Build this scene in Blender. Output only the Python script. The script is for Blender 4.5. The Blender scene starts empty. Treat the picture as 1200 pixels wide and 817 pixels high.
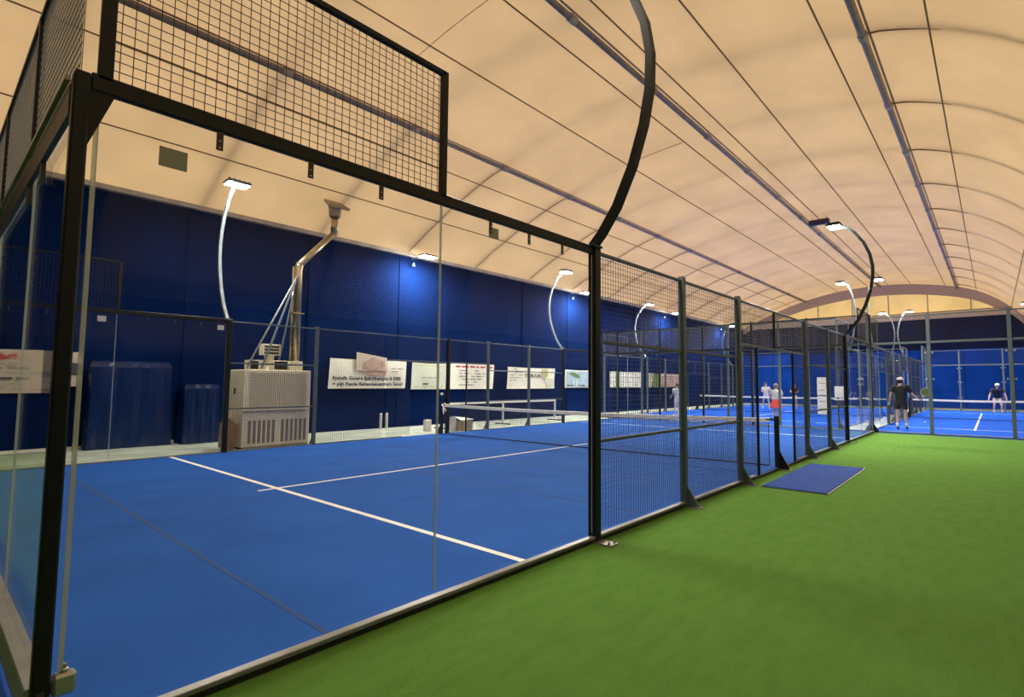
import bpy, math, random
import numpy as np
from mathutils import Vector, Matrix
random.seed(7)
SC = bpy.context.scene
COL = SC.collection

# ---------------------------------------------------------------- camera
cd = bpy.data.cameras.new('camera'); cam = bpy.data.objects.new('camera', cd); COL.objects.link(cam)
yaw, pitch, roll = 0.6852, 0.0695, 0.0038
F = Vector((math.cos(pitch)*math.cos(yaw), math.cos(pitch)*math.sin(yaw), math.sin(pitch)))
Rt = F.cross(Vector((0, 0, 1))).normalized(); Up = Rt.cross(F)
cr, sr = math.cos(roll), math.sin(roll)
R2 = Rt*cr + Up*sr; U2 = Up*cr - Rt*sr
cam.matrix_world = Matrix(((R2.x, U2.x, -F.x, -0.4078), (R2.y, U2.y, -F.y, -3.185), (R2.z, U2.z, -F.z, 1.5479), (0, 0, 0, 1)))
cd.sensor_fit = 'HORIZONTAL'; cd.sensor_width = 36; cd.lens = 617.96/1200*36
cd.shift_x = -58.09/1200; cd.shift_y = -1.44/1200
cd.clip_start = 0.05; cd.clip_end = 200
SC.camera = cam
# ---------------------------------------------------------------- evening sky outside the tent (soaks through the membrane)
w = bpy.data.worlds.new('World'); SC.world = w; w.use_nodes = True
bg = w.node_tree.nodes['Background']; bg.inputs[0].default_value = (1.0, 0.80, 0.56, 1); bg.inputs[1].default_value = 1.38
SC.view_settings.view_transform = 'Standard'; SC.view_settings.look = 'None'
SC.view_settings.exposure = 0.0; SC.view_settings.gamma = 1.0; SC.view_settings.use_curve_mapping = False
LAMP = 1000.0          # radiance of the flood lamp lenses
SPOT = 55.0          # watts of the small wall spots
SC.cycles.transparent_max_bounces = 48
SC.cycles.max_bounces = 9; SC.cycles.diffuse_bounces = 4; SC.cycles.glossy_bounces = 4; SC.cycles.transmission_bounces = 6
SC.cycles.use_denoising = True
SC.cycles.sample_clamp_indirect = 6.0

# ---------------------------------------------------------------- materials
def M(name, col, rough=0.6, metal=0.0, spec=0.5, noise=0.0, nscale=6.0, bump=0.0, bscale=80.0, col2=None, coat=0.0, stretch=None):
    m = bpy.data.materials.new(name); m.use_nodes = True
    nt = m.node_tree; b = nt.nodes['Principled BSDF']
    b.inputs['Base Color'].default_value = (*col, 1); b.inputs['Roughness'].default_value = rough
    b.inputs['Metallic'].default_value = metal; b.inputs['Specular IOR Level'].default_value = spec
    b.inputs['Coat Weight'].default_value = coat
    tc = nt.nodes.new('ShaderNodeTexCoord'); src = tc.outputs['Object']
    if stretch:
        mp = nt.nodes.new('ShaderNodeMapping'); mp.inputs['Scale'].default_value = stretch
        nt.links.new(src, mp.inputs[0]); src = mp.outputs[0]
    if noise or col2:
        n = nt.nodes.new('ShaderNodeTexNoise'); n.inputs['Scale'].default_value = nscale; n.inputs['Detail'].default_value = 6
        nt.links.new(src, n.inputs['Vector'])
        r = nt.nodes.new('ShaderNodeValToRGB')
        c2 = col2 or tuple(max(0, c*(1-noise)) for c in col); c1 = col if col2 else tuple(min(1, c*(1+noise)) for c in col)
        r.color_ramp.elements[0].color = (*c2, 1); r.color_ramp.elements[1].color = (*c1, 1)
        r.color_ramp.elements[0].position = 0.32; r.color_ramp.elements[1].position = 0.68
        nt.links.new(n.outputs[0], r.inputs[0]); nt.links.new(r.outputs[0], b.inputs['Base Color'])
    if bump:
        n2 = nt.nodes.new('ShaderNodeTexNoise'); n2.inputs['Scale'].default_value = bscale; n2.inputs['Detail'].default_value = 3
        nt.links.new(src, n2.inputs['Vector'])
        bp = nt.nodes.new('ShaderNodeBump'); bp.inputs['Strength'].default_value = bump; bp.inputs['Distance'].default_value = 0.02
        nt.links.new(n2.outputs[0], bp.inputs['Height']); nt.links.new(bp.outputs[0], b.inputs['Normal'])
    return m

def glass_mat(name, tint, f0=0.045, gloss=(1, 1, 1)):
    m = bpy.data.materials.new(name); m.use_nodes = True; nt = m.node_tree; nt.nodes.clear()
    out = nt.nodes.new('ShaderNodeOutputMaterial'); mix = nt.nodes.new('ShaderNodeMixShader')
    t = nt.nodes.new('ShaderNodeBsdfTransparent'); t.inputs[0].default_value = (*tint, 1)
    g = nt.nodes.new('ShaderNodeBsdfGlossy'); g.inputs[0].default_value = (*gloss, 1); g.inputs['Roughness'].default_value = 0.015
    lw = nt.nodes.new('ShaderNodeLayerWeight'); lw.inputs[0].default_value = 0.5
    p = nt.nodes.new('ShaderNodeMath'); p.operation = 'POWER'; p.inputs[1].default_value = 5
    ma = nt.nodes.new('ShaderNodeMath'); ma.operation = 'MULTIPLY_ADD'; ma.inputs[1].default_value = 0.42; ma.inputs[2].default_value = f0
    nt.links.new(lw.outputs['Facing'], p.inputs[0]); nt.links.new(p.outputs[0], ma.inputs[0]); nt.links.new(ma.outputs[0], mix.inputs[0])
    nt.links.new(t.outputs[0], mix.inputs[1]); nt.links.new(g.outputs[0], mix.inputs[2]); nt.links.new(mix.outputs[0], out.inputs[0])
    return m

def fabric_mat(name, col, tcol, fac=0.5, nscale=0.6):
    m = bpy.data.materials.new(name); m.use_nodes = True; nt = m.node_tree; nt.nodes.clear()
    out = nt.nodes.new('ShaderNodeOutputMaterial'); mix = nt.nodes.new('ShaderNodeMixShader'); mix.inputs[0].default_value = fac
    d = nt.nodes.new('ShaderNodeBsdfDiffuse'); t = nt.nodes.new('ShaderNodeBsdfTranslucent')
    g = nt.nodes.new('ShaderNodeNewGeometry'); n = nt.nodes.new('ShaderNodeTexNoise'); n.inputs['Scale'].default_value = nscale; n.inputs['Detail'].default_value = 4
    nt.links.new(g.outputs['Position'], n.inputs['Vector'])
    for sh, c in ((d, col), (t, tcol)):
        r = nt.nodes.new('ShaderNodeValToRGB')
        r.color_ramp.elements[0].color = (*[x*0.86 for x in c], 1); r.color_ramp.elements[1].color = (*c, 1)
        r.color_ramp.elements[0].position = .3; r.color_ramp.elements[1].position = .65
        nt.links.new(n.outputs[0], r.inputs[0]); nt.links.new(r.outputs[0], sh.inputs[0])
    nt.links.new(d.outputs[0], mix.inputs[1]); nt.links.new(t.outputs[0], mix.inputs[2]); nt.links.new(mix.outputs[0], out.inputs[0])
    return m

def emit_mat(name, col, s):
    m = bpy.data.materials.new(name); m.use_nodes = True; nt = m.node_tree; nt.nodes.clear()
    out = nt.nodes.new('ShaderNodeOutputMaterial'); e = nt.nodes.new('ShaderNodeEmission')
    e.inputs[0].default_value = (*col, 1); e.inputs[1].default_value = s; nt.links.new(e.outputs[0], out.inputs[0]); return m

steel = M('powder_coated_steel', (0.008, 0.012, 0.014), 0.45, 0.0, 0.22, noise=0.15, nscale=3)
steel_grey_lit = M('grey_coated_steel_lit', (0.080, 0.110, 0.128), 0.45, 0.0, 0.35, noise=0.1, nscale=3)  # lighter copy of steel, with the lamp light on it put into the colour
rail_grey = M('pale_grey_edge_rail', (0.24, 0.26, 0.26), 0.4, 0.4, 0.5, noise=0.15, nscale=5)
wire_m = M('black_wire', (0.018, 0.018, 0.017), 0.45)
wire_back = M('galvanised_wire', (0.30, 0.29, 0.27), 0.4)
pole_white = M('light_grey_pole', (0.13, 0.16, 0.19), 0.4)
zinc = M('zinc', (0.36, 0.38, 0.38), 0.35, 0.7)
glass = glass_mat('clear_glass', (0.965, 0.975, 0.97), f0=0.006)
glass_edge = M('glass_edge', (0.60, 0.68, 0.66), 0.2); glass_edge.node_tree.nodes['Principled BSDF'].inputs['Alpha'].default_value = .55
sticker_m = M('sticker_grey', (0.22, 0.25, 0.22), 0.5)
sticker_w = M('sticker_white', (0.7, 0.72, 0.72), 0.5)
roof_m = fabric_mat('roof_membrane', (0.80, 0.64, 0.45), (0.86, 0.67, 0.44), 0.55)
gable_m = fabric_mat('gable_membrane', (0.90, 0.80, 0.56), (1.0, 0.93, 0.70), 0.68)
valance_m = M('mauve_valance', (0.48, 0.36, 0.28), 0.8)
cream_m = M('cream_band', (0.62, 0.52, 0.42), 0.7, noise=0.1)
gutter_m = M('wall_top_rail', (0.40, 0.36, 0.34), 0.5, noise=0.2, nscale=2)
purlin_m = M('roof_purlin_steel', (0.30, 0.25, 0.27), 0.45, 0.3, noise=0.15)
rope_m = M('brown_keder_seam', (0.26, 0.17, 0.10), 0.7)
arch_shade_m = M('tan_arch_shade', (0.36, 0.26, 0.18), 0.7)  # tan for the painted shadow lines of the outside arches
wall_m = M('navy_wall_tarpaulin', (0.0015, 0.010, 0.062), 0.8, 0, 0.03, noise=0.25, nscale=0.5, bump=0.25, bscale=1.2)
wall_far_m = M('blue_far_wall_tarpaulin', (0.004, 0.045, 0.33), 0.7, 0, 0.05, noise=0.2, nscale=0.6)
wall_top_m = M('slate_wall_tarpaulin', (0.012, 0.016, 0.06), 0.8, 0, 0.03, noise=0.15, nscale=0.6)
tarp_m = M('glossy_navy_tarpaulin', (0.002, 0.014, 0.085), 0.22, 0, 0.5, bump=0.6, bscale=2.5)
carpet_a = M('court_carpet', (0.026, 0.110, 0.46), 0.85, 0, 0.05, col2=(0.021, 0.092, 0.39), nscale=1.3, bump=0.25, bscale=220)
carpet_b_lit = M('far_court_carpet_lit', (0.012, 0.115, 0.78), 0.85, 0, 0.05, col2=(0.011, 0.105, 0.72), nscale=1.1)  # brighter blue than the first carpet; the stronger lamp light is in the colour
line_m = M('white_line', (0.80, 0.82, 0.84), 0.8, noise=0.05)
seam_m = M('carpet_seam', (0.013, 0.060, 0.24), 0.9)
turf_m = M('green_turf', (0.185, 0.41, 0.082), 0.95, 0, 0.05, col2=(0.155, 0.36, 0.066), nscale=3.5, bump=1.0, bscale=170, stretch=(1, 2.5, 1))
conc_m = M('grey_green_concrete', (0.36, 0.42, 0.38), 0.7, noise=0.25, nscale=1.3)
mat_m = M('blue_doormat', (0.022, 0.075, 0.37), 0.9, 0, 0.2, noise=0.12, nscale=4, bump=0.4, bscale=150)
heater_m = M('cream_enamel', (0.84, 0.79, 0.62), 0.5, 0, 0.4, noise=0.10, nscale=2)
grille_m = M('heater_grille', (0.50, 0.46, 0.36), 0.6)
heater_dk = M('heater_slot', (0.24, 0.22, 0.18), 0.6)
black_m = M('black_plastic', (0.012, 0.012, 0.012), 0.5)
flue_m = M('brassy_flue', (0.42, 0.35, 0.24), 0.28, 0.85, noise=0.2, nscale=4)
flue_cap_m = M('flue_collar', (0.30, 0.27, 0.24), 0.5, 0.3)
card_m = M('cardboard', (0.26, 0.16, 0.085), 0.9, noise=0.1)
banner_m = M('banner_vinyl', (0.80, 0.80, 0.74), 0.55, bump=0.5, bscale=1.5, noise=0.06, nscale=1)
banner_g = M('banner_pale_green', (0.55, 0.60, 0.52), 0.55, bump=0.5, bscale=1.5, noise=0.06, nscale=1)
banner_d = M('old_banner_vinyl', (0.50, 0.44, 0.38), 0.6, bump=0.5, bscale=1.5)
ink = M('ink_dark', (0.05, 0.06, 0.09), 0.7)
ink_soft = M('ink_grey', (0.27, 0.27, 0.29), 0.7)
ink_red = M('ink_red', (0.42, 0.05, 0.07), 0.7)
ink_pink = M('ink_pink', (0.40, 0.27, 0.25), 0.7, noise=0.3, nscale=3)
ink_green = M('ink_green', (0.10, 0.16, 0.06), 0.7)
ink_yellow = M('ink_yellow', (0.45, 0.44, 0.22), 0.7)
ink_blue = M('ink_skyblue', (0.30, 0.42, 0.52), 0.7, noise=0.2, nscale=2)
net_m = M('net_cord', (0.02, 0.022, 0.03), 0.8)
tape_m = M('net_tape', (0.86, 0.87, 0.84), 0.6, noise=0.08)
white_m = M('white_plastic', (0.70, 0.72, 0.72), 0.5)
white_card = M('white_board', (0.88, 0.89, 0.88), 0.5, noise=0.05)
lens_m = emit_mat('lamp_lens', (1.0, 0.93, 0.80), LAMP)
lens_dim = emit_mat('lamp_lens_dim', (1.0, 0.92, 0.78), LAMP*.60)
lens_hi = emit_mat('lamp_lens_bright', (1.0, 0.94, 0.82), LAMP*1.45)
spot_lens = emit_mat('spot_lens', (0.9, 0.95, 1.0), 8)
skin_m = M('skin', (0.56, 0.36, 0.27), 0.55)
ball_m = M('tennis_ball', (0.62, 0.70, 0.30), 0.9)

# ---------------------------------------------------------------- mesh helpers
class MB:
    def __init__(s): s.v = []; s.f = []
    def add(s, vs, fs):
        n = len(s.v); s.v += [tuple(v) for v in vs]; s.f += [tuple(i+n for i in f) for f in fs]; return s
    def box(s, x0, x1, y0, y1, z0, z1):
        return s.add([(x0,y0,z0),(x1,y0,z0),(x1,y1,z0),(x0,y1,z0),(x0,y0,z1),(x1,y0,z1),(x1,y1,z1),(x0,y1,z1)],
                     [(0,3,2,1),(4,5,6,7),(0,1,5,4),(1,2,6,5),(2,3,7,6),(3,0,4,7)])
    def bbox(s, x0, x1, y0, y1, z0, z1, b=0.006):
        # box with chamfered vertical and horizontal edges
        xs = (x0, x0+b, x1-b, x1); ys = (y0, y0+b, y1-b, y1); zs = (z0, z0+b, z1-b, z1)
        import itertools
        pts = {}
        vs = []
        for sx in (0, 1):
            for sy in (0, 1):
                for sz in (0, 1):
                    X, Y, Z = (xs[0], xs[3])[sx], (ys[0], ys[3])[sy], (zs[0], zs[3])[sz]
                    x, y, z = (xs[1], xs[2])[sx], (ys[1], ys[2])[sy], (zs[1], zs[2])[sz]
                    for k, p in enumerate(((X, y, z), (x, Y, z), (x, y, Z))):
                        pts[(sx, sy, sz, k)] = len(vs); vs.append(p)
        g = lambda a, b_, c, k: pts[(a, b_, c, k)]
        fs = []
        for v in (0, 1):
            q = [g(v,0,0,0), g(v,1,0,0), g(v,1,1,0), g(v,0,1,0)]; fs.append(q if v else q[::-1])
            q = [g(0,v,0,1), g(0,v,1,1), g(1,v,1,1), g(1,v,0,1)]; fs.append(q if v else q[::-1])
            q = [g(0,0,v,2), g(1,0,v,2), g(1,1,v,2), g(0,1,v,2)]; fs.append(q if v else q[::-1])
        for a in (0, 1):
            for c in (0, 1):
                e = (a + c) % 2
                q = [g(a,c,0,0), g(a,c,1,0), g(a,c,1,1), g(a,c,0,1)]; fs.append(q if e == 0 else q[::-1])
                q = [g(a,0,c,2), g(a,1,c,2), g(a,1,c,0), g(a,0,c,0)]; fs.append(q if e else q[::-1])
                q = [g(0,a,c,1), g(1,a,c,1), g(1,a,c,2), g(0,a,c,2)]; fs.append(q if e else q[::-1])
        for a in (0, 1):
            for c in (0, 1):
                for d in (0, 1):
                    q = [g(a,c,d,0), g(a,c,d,1), g(a,c,d,2)]; fs.append(q if (a+c+d) % 2 else q[::-1])
        return s.add(vs, fs)
    def tube(s, pts, r, n=8, cap=True, flat=None, ref=None):
        pts = [Vector(p) for p in pts]; N = len(pts)
        rs = r if isinstance(r, (list, tuple)) else [r]*N
        base = len(s.v); up = Vector(ref) if ref else None
        for i, p in enumerate(pts):
            t = (pts[min(i+1, N-1)] - pts[max(i-1, 0)]).normalized()
            if up is None:
                up = Vector((0, 0, 1)) if abs(t.z) < 0.9 else Vector((1, 0, 0))
            a = t.cross(up)
            if a.length < 1e-6: a = t.orthogonal()
            a.normalize(); b = a.cross(t).normalized()
            if not ref: up = b
            for k in range(n):
                an = 2*math.pi*(k+0.5)/n; ra = rs[i]; rb = rs[i]*(flat or 1)
                q = p + a*math.cos(an)*ra + b*math.sin(an)*rb; s.v.append(tuple(q))
        for i in range(N-1):
            for k in range(n):
                k2 = (k+1) % n
                s.f.append((base+i*n+k, base+i*n+k2, base+(i+1)*n+k2, base+(i+1)*n+k))
        if cap:
            s.f.append(tuple(base+k for k in range(n))[::-1]); s.f.append(tuple(base+(N-1)*n+k for k in range(n)))
        return s
    def lathe(s, prof, c=(0, 0, 0), n=20):
        base = len(s.v)
        for r, z in prof:
            for k in range(n):
                a = 2*math.pi*k/n; s.v.append((c[0]+r*math.cos(a), c[1]+r*math.sin(a), c[2]+z))
        for i in range(len(prof)-1):
            for k in range(n):
                k2 = (k+1) % n; s.f.append((base+i*n+k, base+i*n+k2, base+(i+1)*n+k2, base+(i+1)*n+k))
        s.f.append(tuple(base+k for k in range(n))[::-1]); s.f.append(tuple(base+(len(prof)-1)*n+k for k in range(n)))
        return s
    def ell(s, c, r, n=14, m=9, rot=None):
        base = len(s.v)
        for i in range(m+1):
            th = math.pi*i/m
            for k in range(n):
                a = 2*math.pi*k/n; q = Vector((r[0]*math.sin(th)*math.cos(a), r[1]*math.sin(th)*math.sin(a), r[2]*math.cos(th)))
                if rot: q = rot @ q
                s.v.append((c[0]+q.x, c[1]+q.y, c[2]+q.z))
        for i in range(m):
            for k in range(n):
                k2 = (k+1) % n; s.f.append((base+i*n+k, base+(i+1)*n+k, base+(i+1)*n+k2, base+i*n+k2))
        return s
    def poly(s, pts, thick):           # extruded polygon; pts 3d, thick vector
        n = len(pts); t = Vector(thick)
        vs = [Vector(p) for p in pts] + [Vector(p)+t for p in pts]
        fs = [tuple(range(n))[::-1], tuple(range(n, 2*n))] + [(i, (i+1) % n, n+(i+1) % n, n+i) for i in range(n)]
        return s.add(vs, fs)
    def build(s, name, mat, parent=None, smooth=False, kind=None, label=None):
        me = bpy.data.meshes.new(name)
        off = Vector((0, 0, 0))
        if parent is not None: off = parent.get('_o', None); off = Vector(off) if off is not None else Vector((0, 0, 0))
        elif s.v:
            xs = [min(v[i] for v in s.v) for i in range(3)]; xe = [max(v[i] for v in s.v) for i in range(3)]
            off = Vector(((xs[0]+xe[0])/2, (xs[1]+xe[1])/2, xs[2]))
        me.from_pydata([(v[0]-off.x, v[1]-off.y, v[2]-off.z) for v in s.v], [], s.f)
        if mat: me.materials.append(mat)
        if smooth: me.polygons.foreach_set('use_smooth', [True]*len(me.polygons))
        me.update()
        o = bpy.data.objects.new(name, me); COL.objects.link(o)
        o['_o'] = tuple(off)
        if parent is not None: o.parent = parent
        else: o.location = off
        if kind: o['kind'] = kind
        if label: o['label'] = label
        return o

def thing(name, label, cat, loc, group=None, kind=None):
    o = bpy.data.objects.new(name, None); COL.objects.link(o); o.location = loc; o['_o'] = tuple(loc)
    o.empty_display_size = 0.2
    if label: o['label'] = label
    if cat: o['category'] = cat
    if group: o['group'] = group
    if kind: o['kind'] = kind
    return o
def tag(o, label, cat, group=None):
    o['label'] = label; o['category'] = cat
    if group: o['group'] = group
    return o
def struct(o): o['kind'] = 'structure'; return o

# ---------------------------------------------------------------- hall shell
XB, XF, YL, YR = -9.0, 45.0, 13.5, -6.7
TZ = -0.035
def vz(y):
    d = abs(y-3.3); z = 9.0-0.026*d*d
    if y < 3.3: z -= 0.0165*max(0, d-4)**3
    return z
struct(MB().box(XB-.2, XF+1.5, YR-.2, YL+.2, -0.35, -0.05).build('floor', conc_m))
struct(MB().box(XB, 20.08, YR, -0.03, -0.05, TZ).build('floor_turf', turf_m))
struct(MB().box(XB, -0.12, -0.03, YL, -0.05, TZ).build('floor_turf', turf_m))
struct(MB().box(-0.12, 20.3, 10.22, YL, -0.05, -0.02).build('floor_strip', conc_m))

# left wall: tarpaulin bays stretched between the legs of the tent
wl = thing('wall_left', None, None, (18, YL, 0), kind='structure')
bays = [XB + 3.27*i for i in range(17)]; bays = [b for b in bays if b < XF-1] + [XF+1.2]
for a, b in zip(bays[:-1], bays[1:]):
    mb = MB(); n = 6; m_ = 6
    vs = []
    for j in range(m_+1):
        for i in range(n+1):
            u, v = i/n, j/m_; vs.append((a+(b-a)*u, YL+0.05*math.sin(math.pi*u)*(0.6+0.4*math.sin(3*v+a)), -0.05+6.33*v))
    fs = [(j*(n+1)+i, j*(n+1)+i+1, (j+1)*(n+1)+i+1, (j+1)*(n+1)+i) for j in range(m_) for i in range(n)]
    mb.add(vs, fs); mb.build('wall_panel', wall_m, wl, smooth=True)
for b in bays[1:-1]:
    MB().box(b-.03, b+.03, YL-.03, YL+.03, 0, 6.28).build('wall_seam', wall_m, wl)
struct(MB().box(XB, XF+1.2, YL-.14, YL+.02, 6.25, 6.37).build('trim_1', gutter_m))
struct(MB().box(XB, 3.95, YL-.06, YL+.0, -0.02, 0.05).build('baseboard_left', white_m))
struct(MB().box(3.95, XF, YL-.03, YL+.0, -0.02, 0.03).build('baseboard_left', wall_m))
struct(MB().box(XB, XF+1.2, YR-.1, YR, -.05, 3.2).build('wall_right', wall_far_m))
struct(MB().poly([(XB-.1, YR-.1, -.05), (XB-.1, YL+.1, -.05)] + [(XB-.1, y, vz(y)+.3) for y in np.linspace(YL+.1, YR-.1, 24)], (-.1, 0, 0)).build('wall_rear', wall_far_m))
# far wall and gable
wf = thing('wall_far', None, None, (XF, 3.4, 0), kind='structure')
ys = list(np.linspace(YR-.1, YL+.1, 9))
for a, b in zip(ys[:-1], ys[1:]):
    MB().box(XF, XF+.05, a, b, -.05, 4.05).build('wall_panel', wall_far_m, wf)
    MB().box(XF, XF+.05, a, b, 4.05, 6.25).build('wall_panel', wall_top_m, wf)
for y in ys[1:-1]: MB().box(XF-.012, XF, y-.02, y+.02, -.05, 6.25).build('wall_seam', wall_top_m, wf)
MB().box(XF-.04, XF+.06, YR-.1, YL+.1, 6.25, 6.62).build('wall_band', cream_m, wf)
MB().box(XF-.12, XF-.03, YR+.3, YL, 6.66, 6.75).build('gable_beam', purlin_m, wf)
gy = [YR-.1, -4.6, -2.2, 0.3, 2.75, 5.2, 7.7, 10.2, YL+.1]
for a, b in zip(gy[:-1], gy[1:]):
    q = list(np.linspace(a, b, 6))
    top = [(XF+1.25, y, max(6.62, vz(y)+.1)) for y in q[::-1]]
    MB().poly([(XF+1.25, a, 6.55), (XF+1.25, b, 6.55)] + top, (.03, 0, 0)).build('gable_panel', gable_m, wf)
MB().box(XF, XF+1.27, YR, YL, 6.6, 6.64).build('gable_ledge', cream_m, wf)
for y in gy[1:-1]:
    MB().tube([(XF+1.1, y, 6.6), (XF+1.1, y, vz(y))], 0.035, 6).build('gable_post', purlin_m, wf)
# valance: deep curved band where the roof meets the gable
mb = MB(); q = np.linspace(YR, YL, 40); n = len(q)
vs = [(XF-.05, y, vz(y)+.0) for y in q] + [(XF+.02, y, vz(y)-.62-0.15*math.sin(min(1, max(0, (y-YR)/20.2))*math.pi)) for y in q]
mb.add(vs, [(i, i+1, n+i+1, n+i) for i in range(n-1)]); mb.build('gable_valance', valance_m, wf, smooth=True)

# ceiling: fabric cells between purlins and outside arches
ce = thing('ceiling', None, None, (18, 3.3, 9), kind='structure')
AX = [10.85+3.27*i for i in range(-6, 11)]; AX = [x for x in AX if x > XB] 
XC = [XB-.1] + AX + [XF+1.3]
PY = [YR-.15, -4.3, -1.5, 3.1, 8.35, YL+.1]
for a, b in zip(XC[:-1], XC[1:]):
    for c, d in zip(PY[:-1], PY[1:]):
        n, m_ = 4, 8; vs = []
        for j in range(m_+1):
            for i in range(n+1):
                u, v = i/n, j/m_; y = c+(d-c)*v
                bul = 0.07*math.sin(math.pi*u)*math.sin(math.pi*v)
                vs.append((a+(b-a)*u, y, vz(y)+bul))
        fs = [(j*(n+1)+i, (j+1)*(n+1)+i, (j+1)*(n+1)+i+1, j*(n+1)+i+1) for j in range(m_) for i in range(n)]
        MB().add(vs, fs).build('roof_panel', roof_m, ce, smooth=True)
for x in AX:      # arches ride on the outside of the membrane and show through it as soft bands
    MB().tube([(x, y, vz(y)+(.36 if -1.2 < y < 8.0 else .15)) for y in np.linspace(YR, YL, 26)], 0.065, 6).build('roof_arch', purlin_m, ce)
for y, r in ((-1.5, .07), (3.1, .07), (8.35, .065)):
    p = MB().tube([(XB, y, vz(y)-r-.03), (XF, y, vz(y)-r-.03)], r, 8).build('purlin', purlin_m, ce, smooth=True)
    MB().tube([(XB, y-.11, vz(y)-.05), (XF, y-.11, vz(y)-.05)], .022, 6).build('purlin_rib', purlin_m, p)
    for x in AX:
        MB().tube([(x-.09, y, vz(y)-r-.03), (x+.09, y, vz(y)-r-.03)], r+.022, 8).build('coupler', gutter_m, p)
for x in AX[3:]:  # dark tapering lines added under the membrane to draw the arch shade
    MB().tube([(x, -1.5, vz(-1.5)-.06)] + [(x, y, vz(y)-.02) for y in (-1.8, -2.1, -2.4, -2.7)], [.022, .018, .014, .010, .006], 6).build('arch_shade_line', rope_m, ce)
for x in AX[6:]:  # thin brown lines put in for the shadows of the outside arches
    MB().tube([(x, 8.45, vz(8.45)-.06)] + [(x, y, vz(y)-.02) for y in (9.0, 9.8, 11, 12.3, 13.3)], [.016, .014, .012, .012, .012, .012], 6).build('arch_shade_line', arch_shade_m, ce)
for y in (-4.3, -2.55, -0.85, 1.15, 2.55, 3.85, 5.9, 9.45, 11.6):
    MB().tube([(XB, y, vz(y)-.03), (XF, y, vz(y)-.03)], 0.018, 6).build('keder_seam', rope_m, ce)
MB().tube([(6.2, y, vz(y)-.02) for y in (4, 4.7, 5.4, 6, 6.6)], 0.007, 5).build('weld_seam', rope_m, ce)
MB().tube([(14.12, y, vz(y)-.02) for y in (3.9, 4.5, 5.1, 5.8)], 0.008, 5).build('weld_seam', rope_m, ce)

# ---------------------------------------------------------------- padel court parts
def wires(mb, fn, u0, u1, z0, z1, pitch=0.05, r=0.0025, nrm=(0, 1, 0)):
    nu = max(1, round((u1-u0)/pitch)); nz = max(1, round((z1-z0)/pitch))
    N = Vector(nrm)
    for i in range(nu+1):
        u = u0+(u1-u0)*i/nu; mb.tube([fn(u, z0), fn(u, z1)], r, 4, cap=False)
    for j in range(nz+1):
        z = z0+(z1-z0)*j/nz
        a, b = Vector(fn(u0, z))+N*r*1.6, Vector(fn(u1, z))+N*r*1.6
        mb.tube([a, b], r, 4, cap=False)
    return mb

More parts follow.
